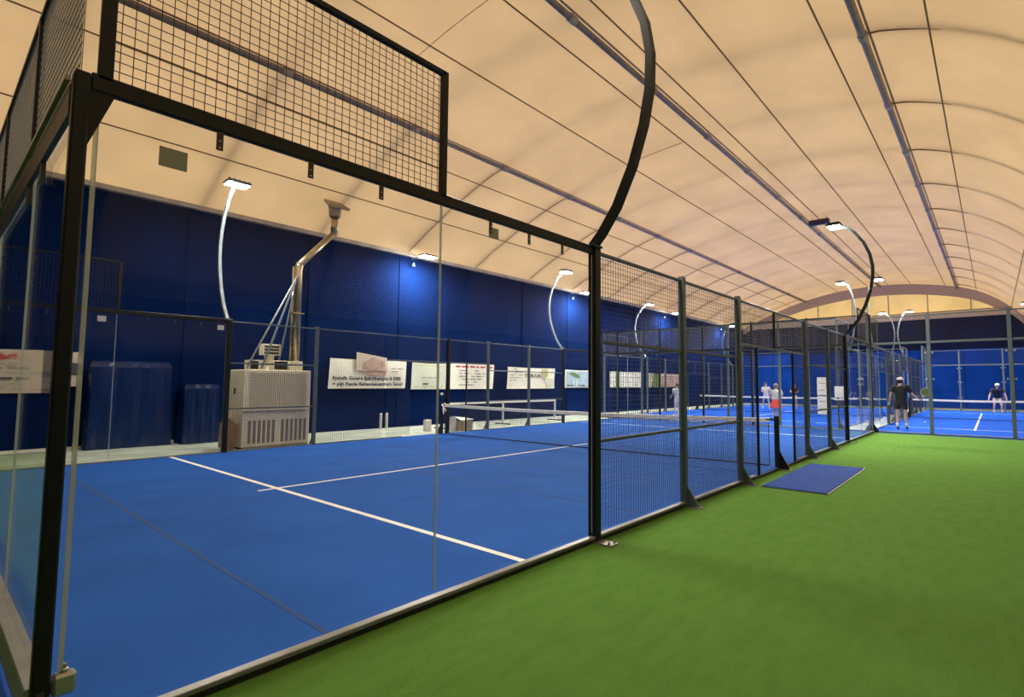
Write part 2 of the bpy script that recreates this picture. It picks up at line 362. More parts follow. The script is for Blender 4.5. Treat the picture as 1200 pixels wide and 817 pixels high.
def fence(name, label, along, fixed, out, panes=(), meshes=(), posts=(), thin=(), rails=(), uppers=(), tabs=(), stickers=(),
          base=None, H=2.96, foot=True, wire=None, ps=0.045, pmat=None, ztop=3.93, coarse=0.05, sticker_mat=None, group=None, cat='fence', base_z=(0, .028), clamp=False):
    """along: 'x' or 'y'; out: sign of the outer side on the other axis"""
    pm = pmat or steel; wm = wire or wire_m
    ax = along == 'x'
    P = (lambda u, z, o=0: (u, fixed+o*out, z)) if ax else (lambda u, z, o=0: (fixed+o*out, u, z))
    def B(mb, u0, u1, o0, o1, z0, z1, bev=None):
        a, b = P(u0, z0, o0), P(u1, z1, o1)
        xs = sorted((a[0], b[0])), sorted((a[1], b[1])), sorted((a[2], b[2]))
        if bev: return mb.bbox(*xs[0], *xs[1], *xs[2], b=bev)
        return mb.box(*xs[0], *xs[1], *xs[2])
    allu = [u for u, *_ in posts] + [p[0] for p in panes] + [p[1] for p in panes]
    t = thing(name, label, cat, P((min(allu)+max(allu))/2, 0), group)
    for u, s_, z1 in posts:
        pq = steel_grey_lit if (s_ == .042) else pm  # slimmer posts take the lit copy, the corner ones stay dark
        po = B(MB(), u-s_, u+s_, -s_, s_, TZ, z1, bev=.008).build('post', pq, t)
        B(MB(), u-s_*.85, u+s_*.85, -s_*.85, s_*.85, z1, z1+.008).build('post_cap', black_m, po)
        if foot:
            g = MB() if s_ > .045 else MB().poly([P(u-.012, TZ+.015, s_), P(u-.012, TZ+.015, s_+.17), P(u-.012, TZ+.28, s_)], P(.024, 0) if False else ((.024, 0, 0) if ax else (0, .024, 0)))
            if g.v: g.build('gusset', pq, po)
            B(MB(), u-.07, u+.07, -s_*.5, s_+.19, TZ, TZ+.012).build('base_plate', zinc, po)
            for du in (-.045, .045):
                c = P(u+du, TZ+.012, s_+.155)
                MB().lathe([(.013, 0), (.013, .012), (.006, .014), (.006, .03)], c, 8).build('bolt', zinc, po)
    for u, z0, z1 in thin:
        B(MB(), u-.022, u+.022, -.02, .02, z0, z1, bev=.004).build('post', pm, t)
    for u0, u1, z, h in rails:
        B(MB(), u0, u1, -.02, .02, z-h/2, z+h/2, bev=min(.006, h/4)).build('rail', steel_grey_lit if h < .05 else pm, t)
    if base:
        for u0, u1 in base:
            o = B(MB(), u0, u1, -.02 if base_z[1] < .1 else -.035, .045, base_z[0], base_z[1], bev=.004).build('base_rail', rail_grey, t)
    for pi, (u0, u1, z0, z1) in enumerate(panes):
        g = B(MB(), u0, u1, -.006, .006, z0, z1).build('glass_pane', glass, t)
        B(MB(), u0-.005, u0-.0005, -.006, .006, z0, z1).build('pane_edge', glass_edge, g)
        B(MB(), u1+.0005, u1+.005, -.006, .006, z0, z1).build('pane_edge', glass_edge, g)
        if clamp:
            for uu in (u0+.05, u1-.05):
                for zz in (.8, 1.75, 2.6):
                    B(MB(), uu-.025, uu+.025, -.012, .012, zz-.025, zz+.025).build('pane_clamp', zinc, g)
    for u in tabs:
        tb = B(MB(), u-.016, u+.016, .008, .014, H-.165, H-.06).build('bracket', black_m, t)
        for zz in (H-.15, H-.115):
            B(MB(), u-.004, u+.004, .014, .0155, zz-.004, zz+.004).build('screw', zinc, tb)
    for u, z, s_ in stickers:
        B(MB(), u-s_/2, u+s_/2, .0065, .0075, z-s_*.42, z+s_*.42).build('sticker', sticker_mat or sticker_m, t)
    for u0, u1, z0, z1 in meshes:
        N = (0, out, 0) if ax else (out, 0, 0)
        wires(MB(), lambda u, z: P(u, z), u0, u1, z0, z1, coarse, nrm=N).build('wire_mesh', wm, t, kind='stuff')
    for u0, u1, ps_list in uppers:
        B(MB(), u0, u1, -.02, .02, ztop-.02, ztop+.02, bev=.004).build('upper_rail', pm, t)
        for u in ps_list:
            B(MB(), u-.028, u+.028, -.02, .02, H, ztop+.02, bev=.004).build('upper_post', pm, t)
        N = (0, out, 0) if ax else (out, 0, 0)
        wires(MB(), lambda u, z: P(u, z), u0, u1, H+.02, ztop-.02, coarse, nrm=N).build('wire_mesh', wm, t, kind='stuff')
    return t

H = 2.96
def side_fence(name, label, y, out, x0=0, near=False, pmat=None, L=20.0, tabs=True, coarse=.05, skip8=False, tabside=1, stick=None, smat=None, thinposts=(8.87, 11.0)):
    X = lambda v: x0+v
    posts = [(X(4.03), .05, H), (X(6.03), .042, H+.02), (X(8.03), .042, H+.02), (X(11.95), .042, H+.02), (X(14.0), .042, H+.02), (X(16.02), .05, H), (X(20.0), .035, 3.93)]
    if skip8: posts = [p for p in posts if p[0] != X(8.03)] + [(X(10.25), .05, H)]
    if near: posts = posts
    posts = [(X(0), .03, H)] + posts
    panes = [(X(.07), X(2.035), .06, H-.05), (X(2.05), X(3.975), .06, H-.05), (X(16.08), X(18.0), .06, H-.05), (X(18.015), X(19.95), .06, H-.05)]
    meshes = [(X(4.08), X(5.98), .06, H-.03), (X(6.08), X(7.98), .06, H-.03), (X(8.08), X(8.86), .06, 2.18), (X(11.02), X(11.9), .06, 2.18), (X(8.08), X(11.9), 2.24, H-.03),
              (X(12.0), X(13.95), .06, H-.03), (X(14.05), X(15.97), .06, H-.03)]
    rails = [(X(4.05), X(16), H-.03, .035)] + [(X(a), X(b), z, .035) for a, b in ((4.07, 5.98), (6.07, 7.98), (12.0, 13.95), (14.05, 15.97)) for z in (.96, 1.99)] + [(X(8.07), X(11.9), 2.21, .045)]
    if skip8: rails = [r_ for r_ in rails if not (r_[0] == X(6.07))]
    rails += [(X(0.03), X(3.98), H-.02, .085), (X(16.05), X(19.97), H-.02, .07)]
    thin = [(X(u), 0, 2.2) for u in thinposts] + [(X(9.87), 2.2, H-.03)]
    tb = [X(u) for u in (.56, 1.05, 1.53, 2.54, 3.01, 3.48)] if tabs else []
    st = stick if stick is not None else [(X(1.82), 2.78, .13), (X(3.86), 2.78, .13)]
    return fence(name, label, 'x', y, out, panes=panes, meshes=meshes, posts=posts, thin=thin, rails=rails,
                 uppers=[(X(.08), X(2.05), (X(.08), X(2.05))), (X(18.0), X(20.0), (X(18.0),))], tabs=tb, stickers=st,
                 base=[(X(0), X(8.6)), (X(11.2), X(20.0))], pmat=pmat, coarse=coarse, sticker_mat=smat)

def back_wall(name, label, x, out, ylist, pmat=None, zb=.06, H_=H, ztop=3.93, wire=None, base=True, base_z=(0, .028), coarse=.05, clamp=False, foot=False, st=(), ps=.04, slim=False):
    a, b = ylist[0], ylist[-1]
    gp = .006 if slim else .045
    panes = [(p+gp, q-gp, zb, H_-.05) for p, q in zip(ylist[:-1], ylist[1:])]
    posts = ([] if slim else [(p, ps, ztop+.03) for p in ylist[1:-1]]) + [(b, ps, ztop+.03)]
    return fence(name, label, 'y', x, out, panes=panes, posts=posts, rails=[(a, b, H_-.02, .075)],
                 uppers=[(a, b, (1.57, 3.48, 5.5, 7.5) if slim else ())], base=[(a, b)] if base else None, pmat=pmat, wire=wire, base_z=base_z, ztop=ztop, H=H_, coarse=coarse, clamp=clamp, foot=foot, stickers=st)

def court(name, x0, x1, y0, y1, mat, cl, xs, z=0.0):
    t = thing(name, None, None, ((x0+x1)/2, (y0+y1)/2, -.05), kind='structure')
    MB().box(x0, x1, y0, y1, -.05, z).build('carpet', mat, t)
    for x in xs: MB().box(x-.035, x+.035, y0+.02, y1-.02, z, z+.003).build('court_line', line_m, t)
    a, b = min(xs)-.25, max(xs)+.25
    MB().box(a, b, cl-.032, cl+.032, z+.0005, z+.0035).build('court_line', line_m, t)
    return t
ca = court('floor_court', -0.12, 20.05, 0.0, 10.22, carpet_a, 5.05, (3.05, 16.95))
struct(MB().box(-.12, 20.05, -.035, -.001, -.05, -.002).build('trim_shade', black_m))  # black strip along the slab edge stands in for shadow under the rail
for x in (1.3, 5.25, 7.2): MB().box(x-.02, x+.02, 0, 10.1, 0, .0015).build('carpet_seam', seam_m, ca)
XB2 = 20.12
court('floor_court', XB2, 40.2, -5.45, 0.12, carpet_b_lit, -2.62, (XB2+2.95, XB2+16.95))
court('floor_court', 20.35, 40.4, 1.05, 11.2, carpet_b_lit, 6.1, (23.35, 37.35))
struct(MB().box(20.05, 45, 0.12, 1.05, -.05, -.01).build('floor_strip', conc_m))
struct(MB().box(20.35, 45, 11.2, YL, -.05, -.02).build('floor_strip', conc_m))
struct(MB().box(40.4, 45, YR, 11.2, -.05, -.015).build('floor_strip', conc_m))
struct(MB().box(20.08, 40.2, YR, -5.45, -.05, -.02).build('floor_turf', turf_m))

nf = side_fence('court_side_fence', 'nearest long side of the first court, glass then wire mesh along the turf', 0.0, -1, near=True,
                stick=[(.36, 2.68, .12), (2.58, 2.80, .11)])
# corner gusset, glass clamp and foot at the nearest corner
MB().poly([(0.03, -.012, H-.06), (0.03, -.012, H-.33), (0.12, -.012, H-.06)], (0, .02, 0)).build('corner_gusset', steel, nf)
MB().box(.052, .069, -.008, .008, .27, H-.06).build('glass_edge_strip', glass_edge, nf)
cl_ = MB().bbox(.035, .115, -.03, .03, .20, .29, b=.012).build('glass_clamp', zinc, nf)
MB().lathe([(.016, 0), (.016, .012), (.009, .018), (.009, .035)], (.075, 0, .29), 10).build('clamp_screw', zinc, cl_)
ff = side_fence('court_side_fence', 'far long side of the first court, in front of the cream heater and banners', 10.15, 1, skip8=True, smat=sticker_w, thinposts=(11.0,))
bw = back_wall('court_end_wall', 'end wall of the first court running off the left edge, glass with mesh above', 0.0, -1, [0.03, 1.40, 3.45, 5.45, 7.5, 10.15], zb=.27, base_z=(.10, .25), wire=wire_back, slim=True)
for y in (.9, 1.45): 
    MB().box(-.03, -.01, y-.03, y+.03, H-.30, H-.06).build('bracket', black_m, bw)
MB().box(-.035, -.012, 0.03, 10.12, H-.19, H-.05).build('beam_plate', M('dark_teal_plate', (.004, .016, .022), .5), bw)
MB().box(-.055, -.035, 0.03, 10.12, H-.035, H-.012).build('beam_flange', rail_grey, bw)
back_wall('court_end_wall', 'far end wall of the first court, seen edge on through its side mesh', 20.0, 1, [0.05, 2, 4, 6, 8, 10.15], coarse=.1)
# second and third courts behind
fr = back_wall('court_end_wall', 'glass end wall of the single court facing down the green turf, grey posts and mesh top', XB2+.03, -1,
          [0.08, -1.62, -3.62, -5.45][::-1], pmat=steel_grey_lit, ztop=3.82, clamp=True, foot=False, ps=.05)
def side2(name, label, y, out, x0, coarse=.07):
    return side_fence(name, label, y, out, x0=x0, pmat=steel_grey_lit, coarse=coarse, tabs=False, stick=[])
side2('court_side_fence', 'side fence between the single court and its wider neighbour, grey when seen edge on', 0.1, 1, XB2+.06)
side2('court_side_fence', 'right hand side fence of the single court, mostly outside the picture', -5.45, -1, XB2+.06, .1)
back_wall('court_end_wall', 'far end wall of the single court before the blue hall wall', 40.15, 1, [-5.45, -3.67, -1.6, .07], pmat=steel_grey_lit, ztop=3.7, H_=2.82, coarse=.08, clamp=True)
back_wall('court_end_wall', 'near end wall of the wide court behind the first court', 20.36, -1, [1.1, 3.1, 5.1, 7.1, 9.1, 11.15], pmat=steel_grey_lit, coarse=.07, wire=wire_back)
side2('court_side_fence', 'near side fence of the wide court beside the narrow grey strip', 1.1, -1, 20.38, .1)
side2('court_side_fence', 'far side fence of the wide court beside the left hall wall', 11.15, 1, 20.38, .1)
back_wall('court_end_wall', 'far end wall of the wide court before the blue hall wall', 40.4, 1, [1.1, 3.1, 5.1, 7.1, 9.1, 11.15], pmat=steel_grey_lit, coarse=.1)

# ---------------------------------------------------------------- nets
def net(label, x, y0, y1, coarse, he=.92, hc=.87, group=None, cs=True):
    t = thing('court_net', label, 'net', (x, (y0+y1)/2, 0), group)
    top = lambda y: hc + (he-hc)*((y-(y0+y1)/2)/((y1-y0)/2))**2
    for y, s in ((y0, -1), (y1, 1)):
        p = MB().bbox(x-.04, x+.04, y-.04, y+.04, TZ, he+.04, b=.008).build('post', steel, t)
        MB().poly([(x-.012, y+s*.04, TZ+.01), (x-.012, y+s*.22, TZ+.01), (x-.012, y+s*.04, .32)], (.024, 0, 0)).build('gusset', steel, p)
        MB().box(x-.07, x+.07, min(y, y+s*.25), max(y, y+s*.25), TZ, TZ+.012).build('base_plate', zinc, p)
        MB().tube([(x, y-s*.04, he-.03), (x, y-s*.20, he-.03)], .022, 6).build('tensioner', black_m, p)
    mb = MB(); n = int((y1-y0-.3)/coarse); m_ = max(6, int(.86/coarse)); a0, b0 = y0+.15, y1-.15
    for i in range(n+1):
        y = a0+(b0-a0)*i/n; mb.tube([(x, y, .03), (x, y, top(y)-.05)], .0021*(coarse/.045)**.5, 4, cap=False)
    for j in range(m_+1):
        f = j/m_; mb.tube([(x, y, .03+(top(y)-.08)*f) for y in np.linspace(a0, b0, 9)], .0016*(coarse/.045)**.5, 4, cap=False)
    mb.build('net_mesh', net_m, t, kind='stuff')
    yy = np.linspace(y0+.13, y1-.13, 17)
    vs = [(x-.008, y, top(y)-.085) for y in yy]+[(x-.02, y, top(y)-.006) for y in yy]+[(x+.02, y, top(y)) for y in yy]+[(x+.008, y, top(y)-.085) for y in yy]
    n = 17; fs = [(k*n+i, k*n+i+1, (k+1)*n+i+1, (k+1)*n+i) for k in range(3) for i in range(n-1)]
    MB().add(vs, fs).build('top_tape', tape_m, t)
    MB().tube([(x, a0, .025), (x, (a0+b0)/2, .015), (x, b0, .025)], .012, 6).build('bottom_cord', net_m, t)
    if cs: MB().box(x-.012, x+.012, (y0+y1)/2-.025, (y0+y1)/2+.025, 0.002, hc-.02).build('centre_strap', net_m, t)
    for y in (a0, b0): MB().tube([(x, y, .03), (x, y, he-.06)], .008, 6).build('side_cord', net_m, t)
    return t
na = net('net across the nearest court with white top tape and black posts', 9.95, .02, 10.05, .045, cs=False)
MB().tube([(9.9, 9.98, .90), (9.85, 9.86, .84), (9.9, 9.78, .72), (9.87, 9.86, .62), (9.92, 9.95, .80)], .02, 6).build('loose_strap', tape_m, na, smooth=True)
MB().ell((9.9, 10.0, 1.22), (.05, .05, .04)).build('white_knob', white_m, na)
net('net across the single court beyond the green turf', 30.2, -5.35, 0.0, .09, cs=False)
net('net across the wide court behind the first court', 30.4, 1.2, 11.05, .09, cs=False)
# practice net on legs standing on the strip outside the court
t = thing('portable_net', 'low portable net on white legs standing on the strip under the banners', 'net', (14.4, 11.7, 0))
MB().box(11.2, 17.4, 11.69, 11.71, .80, .87).build('top_tape', tape_m, t)
for x in (11.25, 14.2, 17.35):
    l_ = MB().box(x-.03, x+.03, 11.67, 11.73, 0, .84).build('leg', white_m, t)
    MB().bbox(x-.04, x+.04, 11.3, 12.1, -.02, .02, b=.008).build('foot', steel, l_)
wires(MB(), lambda u, z: (u, 11.7, z), 11.3, 17.3, .1, .8, .07).build('net_mesh', net_m, t, kind='stuff')

# ---------------------------------------------------------------- flood lamps on curved arms
def arm_lamp(label, x, y, s, mat, group, dy=0.0, amp=1.0, lens=None):
    dz = -.22 if x > 20 else 0
    """arm bows to -s side, lamp head reaches to +s side (court side)"""
    t = thing('court_floodlight', label, 'floodlight', (x, y, H), group)
    pts = [(0, 2.98), (-.12, 3.1), (-.30, 3.34), (-.49, 3.72), (-.62, 4.1), (-.69, 4.45), (-.70, 4.8), (-.64, 5.15), (-.50, 5.5), (-.28, 5.82), (-.02, 6.04)]
    MB().tube([(x, y+s*(a*amp+dy), z+dz*(z-2.98)/3.06) for a, z in pts], .055 if mat is steel else .045, 4, ref=(1, 0, 0)).build('curved_arm', mat, t, smooth=False)
    MB().bbox(x-.08, x+.08, y-.07, y+.07, H+.005, H+.03, b=.005).build('mount_plate', mat, t)
    if abs(dy) > .3: MB().box(x-.03, x+.03, min(y, y+s*dy), max(y, y+s*dy), H+.01, H+.05).build('mount_arm', mat, t)
    hx, hy, hz = x, y+s*(.20+dy), 6.05+dz
    h = MB(); a, b = hy-s*.19, hy+s*.19
    h.bbox(hx-.24, hx+.24, min(a, b), max(a, b), hz-.0, hz+.07, b=.02)
    hd = h.build('lamp_head', mat, t)
    for k in range(5):
        u = hx-.20+.10*k; MB().box(u-.006, u+.006, min(a, b)+.04, max(a, b)-.04, hz+.07, hz+.10).build('cooling_fin', mat, hd)
    MB().box(hx-.21, hx+.21, min(a, b)+.04, max(a, b)-.04, hz-.012, hz-.001).build('lens', lens or lens_m, hd)
    return t
GL = 'floodlights on curved arms round the courts'
arm_lamp('tall dark curved lamp arm rising from the nearest side fence', 4.0, 0, 1, steel, GL, lens=lens_dim)
arm_lamp('dark curved lamp arm at the far end of the nearest side fence', 16.0, 0, 1, steel, GL, dy=-.06, lens=lens_hi)
arm_lamp('white curved lamp pole on the far fence left of the flue pipe', 4.0, 10.2, -1, pole_white, GL, lens=lens_dim)
arm_lamp('white curved lamp pole on the far fence above the banners', 16.0, 10.2, -1, pole_white, GL)
arm_lamp('pale lamp arm at the near corner of the wide court', 24.2, 1.12, 1, pole_white, GL, dy=.32, amp=.4)
arm_lamp('pale lamp arm at the near corner of the single court', 24.2, 0.12, -1, pole_white, GL, dy=-.36, amp=.3)
arm_lamp('left one of the two small bowed lamp poles facing each other', 36.1, 1.12, 1, pole_white, GL, dy=.48, amp=.55)
arm_lamp('right one of the two small bowed lamp poles facing each other', 36.1, 0.12, -1, pole_white, GL, dy=-.52, amp=.6)
arm_lamp('lamp at the right edge of the picture over the single court', 36.1, -5.45, 1, pole_white, GL, dy=.6)
arm_lamp('unseen lamp added for light over the right side of the single court', 24.2, -5.45, 1, pole_white, GL)  # unseen lamp, added to light the single court
arm_lamp('lamp on the far fence of the wide court, nearer one', 24.4, 11.2, -1, pole_white, GL)
arm_lamp('lamp on the far fence of the wide court, farther one', 36.4, 11.2, -1, pole_white, GL)
# wall floodlights reaching out from the wall top plus little blue-washing spots
WD = ('left of the white far lamp pole', 'right of the white far lamp pole', 'above the mesh, beyond the first fence post', 'farthest along the wall')
for i, x in enumerate((11.1, 20.75, 30.5, 39.8)):
    t = thing('wall_floodlight', 'bright wall top floodlight, '+WD[i], 'floodlight', (x, YL, 6.15), 'floodlights along the top of the blue wall')
    MB().tube([(x, YL-.02, 6.2), (x, 12.55, 6.2)], .025, 6).build('bracket', gutter_m, t)
    h = MB().bbox(x-.28, x+.28, 12.3, 12.7, 6.12, 6.19, b=.015).build('lamp_head', steel_grey_lit, t)
    MB().box(x-.25, x+.25, 12.33, 12.67, 6.105, 6.118).build('lens', lens_m, h)
    t = thing('wall_spotlight', 'tiny wall spotlight, '+WD[i], 'spotlight', (x, YL-.1, 5.95), 'small spots washing the blue wall')
    MB().tube([(x, YL-.0, 5.98), (x, YL-.16, 5.98)], .012, 6).build('bracket', steel_grey_lit, t)
    h = MB().tube([(x, YL-.16, 6.03), (x, YL-.15, 5.93)], [.035, .05], 10).build('can', steel_grey_lit, t)
    MB().tube([(x, YL-.15, 5.928), (x, YL-.15, 5.92)], .045, 10).build('lens', spot_lens, h)
    ld = bpy.data.lights.new('spot_bulb', 'SPOT'); ld.energy = SPOT; ld.color = (0.55, 0.75, 1.0); ld.spot_size = math.radians(95); ld.spot_blend = .8; ld.shadow_soft_size = .04
    lo = bpy.data.objects.new('spot_bulb', ld); COL.objects.link(lo); lo.parent = h; lo.location = Vector((x, YL-.17, 5.9))-Vector(t['_o'])
    lo.rotation_euler = (math.radians(12), 0, 0)

# ---------------------------------------------------------------- heater with flue
hx0, hx1, hy0, hy1 = 4.46, 6.02, 10.38, 11.25
t = thing('heater_cabinet', 'big cream hot air heater cabinet behind the far fence', 'heater', ((hx0+hx1)/2, 10.8, 0))
MB().bbox(hx0, hx1, hy0, hy1, .04, 1.86, b=.015).build('cabinet', heater_m, t)
MB().box(hx0+.02, hx1-.02, hy0+.02, hy1-.02, -.02, .04).build('plinth', heater_dk, t)
g = MB()
for i in range(28): u = hx0+.14+(hx1-hx0-.26)*i/27; g.box(u-.004, u+.004, hy0-.008, hy0, .95, 1.78)
for j in range(17): z = .97+.8*j/16; g.box(hx0+.13, hx1-.11, hy0-.006, hy0, z-.004, z+.004)
g.build('grille', grille_m, t, kind='stuff')
for i in range(13):
    if i == 6: continue
    u = hx0+.13+(hx1-hx0-.28)*i/12
    l_ = MB().box(u, u+.062, hy0-.006, hy0+.001, .12, .66).build('louvre', heater_dk, t)
MB().box(hx0-.005, hx1+.005, hy0-.012, hy0, .87, .885).build('panel_joint', heater_dk, t)
MB().bbox(hx0-.015, hx0, 10.85, 10.93, 1.28, 1.42, b=.004).build('latch', black_m, t)
for a, b, c in ((4.62, 4.98, 'w'), (5.15, 5.50, 'k'), (5.55, 5.86, 'w')):
    o = MB().bbox(a, b, 10.5, 10.85, 1.86, 2.10, b=.01).build('outlet', heater_m, t)
    if c == 'k': MB().box(a+.02, b-.02, 10.49, 10.501, 1.88, 2.08).build('outlet_mouth', black_m, o)
MB().box(4.63, 4.80, 10.49, 10.5, 1.88, 2.07).build('outlet_mouth', black_m, t)
o = MB().bbox(5.00, 5.42, 10.78, 11.02, 2.24, 2.52, b=.01).build('blower_head', heater_m, t)
MB().lathe([(.14, 0), (.09, .1), (.09, .2), (.12, .4)], (5.2, 10.9, 1.86), 12).build('blower_neck', heater_m, o)
for k in range(3): MB().box(5.04, 5.38, 10.77, 10.781, 2.27+.08*k, 2.315+.08*k).build('blower_slot', black_m, o)
t = thing('flue_pipe', 'brassy metal flue pipe rising from the heater and bending up to the roof', 'pipe', (5.85, 10.9, 1.86))
MB().tube([(5.85, 10.9, 1.86), (5.85, 10.9, 4.62), (5.86, 10.9, 4.72)], .085, 14).build('riser', flue_m, t, smooth=True)
MB().tube([(5.74, 10.95, 1.86), (5.74, 10.95, 4.6)], .035, 8).build('side_pipe', flue_m, t, smooth=True)
cx, cy = 7.28, 11.9
MB().tube([(5.85, 10.9, 4.66), (cx, cy, 6.02)], .085, 14).build('slanted_pipe', flue_m, t, smooth=True)
MB().lathe([(.10, 0), (.10, .06)], (5.85, 10.9, 4.58), 16).build('elbow_band', flue_m, t)
MB().tube([(cx, cy, 5.97), (cx, cy, 6.55)], .10, 14).build('upper_pipe', flue_m, t, smooth=True)
c = MB().lathe([(.14, 0), (.16, .03), (.17, .28), (.20, .30)], (cx, cy, 6.50), 16).build('collar', flue_cap_m, t, smooth=False)
MB().poly([(cx-.33, cy-.25, 6.72), (cx+.33, cy-.25, 6.72), (cx+.24, cy+.2, 6.98), (cx-.24, cy+.2, 6.98)], (0, 0, .09)).build('roof_flashing', flue_cap_m, c)
MB().box(5.70, 5.98, 10.78, 11.02, 3.35, 3.38).build('pipe_clip', flue_m, t)
for a in ((4.53, 10.45, 1.9), (4.85, 10.42, 1.9), (5.5, 11.15, 1.9)):
    MB().tube([a, (5.80, 10.85, 4.35)], .026, 6).build('stay_rod', pole_white, t)
t = MB().poly([(4.30, 10.42, 0.02), (4.22, 11.1, 0.02), (4.24, 11.12, .60), (4.33, 10.75, .72), (4.38, 10.42, .58)], (.025, .005, 0)).build('cardboard_sheet', card_m)
tag(t, 'brown cardboard sheet leaning against the side of the heater', 'cardboard')

# tarpaulin covered things by the wall
def covered(x0, x1, y0, y1, h, label, drape):
    n = 14; mb = MB(); vs = []
    rings = [(0, 0), (.02, .3), (.04, .62), (.03, .93), (.10, 1.0)]
    for k, (ins, f) in enumerate(rings):
        for i in range(40):
            s = i/40*4; e = int(s); u = s-e
            c = [(x0, y0), (x1, y0), (x1, y1), (x0, y1)]
            a, b = c[e], c[(e+1) % 4]; px, py = a[0]+(b[0]-a[0])*u, a[1]+(b[1]-a[1])*u
            cx_, cy_ = (x0+x1)/2, (y0+y1)/2
            wv = drape*math.sin(i*2.1+k*.7)*(1-f*.7)
            px += (cx_-px)*ins + wv*(0 if e % 2 == 0 else 1); py += (cy_-py)*ins + (wv if e % 2 == 0 else 0)
            vs.append((px, py, h*f-.02*(1-f)))
    vs.append(((x0+x1)/2, (y0+y1)/2, h*1.01))
    fs = [(k*40+i, k*40+(i+1) % 40, (k+1)*40+(i+1) % 40, (k+1)*40+i) for k in range(4) for i in range(40)]
    fs += [(160+i, 160+(i+1) % 40, 200) for i in range(40)]
    return tag(mb.add(vs, fs).build('covered_stack', tarp_m, smooth=False), label, 'tarpaulin')
covered(2.15, 3.75, 12.95, 13.38, 2.05, 'wide stack under a shiny navy tarpaulin against the left wall', .03)
covered(3.95, 4.75, 12.75, 13.38, 1.5, 'small stack under a navy tarpaulin left of the heater', .02)

# things on the strip
t = thing('white_stake', 'pair of short white stakes by the wall under the clinic banner, left one', 'stake', (9.75, 13.1, 0), 'white stakes by the wall')
MB().tube([(9.75, 13.1, -.02), (9.75, 13.1, .50)], .045, 10).build('tube', white_m, t); MB().lathe([(.05, 0), (.03, .03)], (9.75, 13.1, .50), 10).build('cap', white_m, t)
t = thing('white_stake', 'pair of short white stakes by the wall under the clinic banner, right one', 'stake', (9.98, 13.1, 0), 'white stakes by the wall')
MB().tube([(9.98, 13.1, -.02), (9.98, 13.1, .50)], .045, 10).build('tube', white_m, t); MB().lathe([(.05, 0), (.03, .03)], (9.98, 13.1, .50), 10).build('cap', white_m, t)
t = thing('waste_bin', 'round grey bin outside the far fence, right of the far net post', 'bin', (10.95, 10.75, 0))
MB().lathe([(.10, -.02), (.115, .2), (.12, .40), (.13, .42), (.13, .44), (.11, .44)], (10.95, 10.75, 0), 18).build('drum', white_m, t)
MB().lathe([(.12, 0), (.02, .03)], (10.95, 10.75, .44), 18).build('lid', pole_white, t)
t = thing('storage_box', 'open white box beside the grey bin outside the far fence', 'box', (11.35, 10.7, 0))
bx = MB(); bx.box(11.15, 11.6, 10.5, 10.52, -.02, .3); bx.box(11.15, 11.6, 10.88, 10.9, -.02, .3); bx.box(11.15, 11.17, 10.5, 10.9, -.02, .3); bx.box(11.58, 11.6, 10.5, 10.9, -.02, .3); bx.box(11.15, 11.6, 10.5, 10.9, -.02, .0)
bx.build('carton', M('box_beige', (.5, .42, .32), .8), t)
MB().poly([(11.13, 10.48, .30), (11.62, 10.48, .33), (11.62, 10.92, .36), (11.13, 10.92, .42)], (0, 0, .03)).build('lid', white_m, t)
t = MB().bbox(10.25, 10.45, 11.2, 11.4, -.02, .36, b=.02).build('white_crate', white_m); tag(t, 'small white crate on the strip just left of the far net post', 'crate')
# mat
mt = MB(); mt.poly([(8.03, -1.25, TZ), (11.05, -1.22, TZ), (11.0, -.29, TZ), (8.03, -.34, TZ)], (0, 0, .02))
t = mt.build('door_mat', mat_m); tag(t, 'blue carpet mat lying on the green turf outside the court entrance', 'mat')
MB().poly([(8.0, -1.28, TZ), (11.08, -1.25, TZ), (11.03, -.27, TZ), (8.0, -.32, TZ)], (0, 0, .01)).build('mat_edge', black_m, t)
# sign boards zip-tied to the mesh
t = thing('notice_board', 'tall white notice boards one above the other on the far end glass', 'sign', (19.9, 1.5, .5))
MB().bbox(19.955, 19.992, 1.37, 1.69, 1.18, 1.82, b=.008).build('board', white_card, t); MB().bbox(19.955, 19.992, 1.37, 1.69, .50, 1.15, b=.008).build('board', white_card, t)
for z in (1.6, 1.36, .95, .7): MB().box(19.95, 19.955, 1.42, 1.64, z, z+.02).build('print_line', ink_soft, t)
t = thing('notice_board', 'small white sign with a bar under it, right of the tall notice boards', 'sign', (19.9, .95, 1.0))
MB().bbox(19.96, 19.992, .78, 1.13, 1.12, 1.50, b=.006).build('board', white_card, t)
MB().box(19.96, 19.992, .76, 1.15, 1.02, 1.06).build('bar', white_card, t)
# hanging box
t = thing('hanging_heater', 'dark violet box hung from the roof purlin', 'heater', (24.6, 2.5, 8.8))
MB().bbox(24.45, 24.75, 2.1, 2.92, 8.66, 8.86, b=.02).build('casing', M('violet_casing', (.03, .02, .07), .5), t)
for y in (2.2, 2.8): MB().tube([(24.6, y, 8.82), (24.6, y, 9.0)], .015, 6).build('hanger', purlin_m, t)

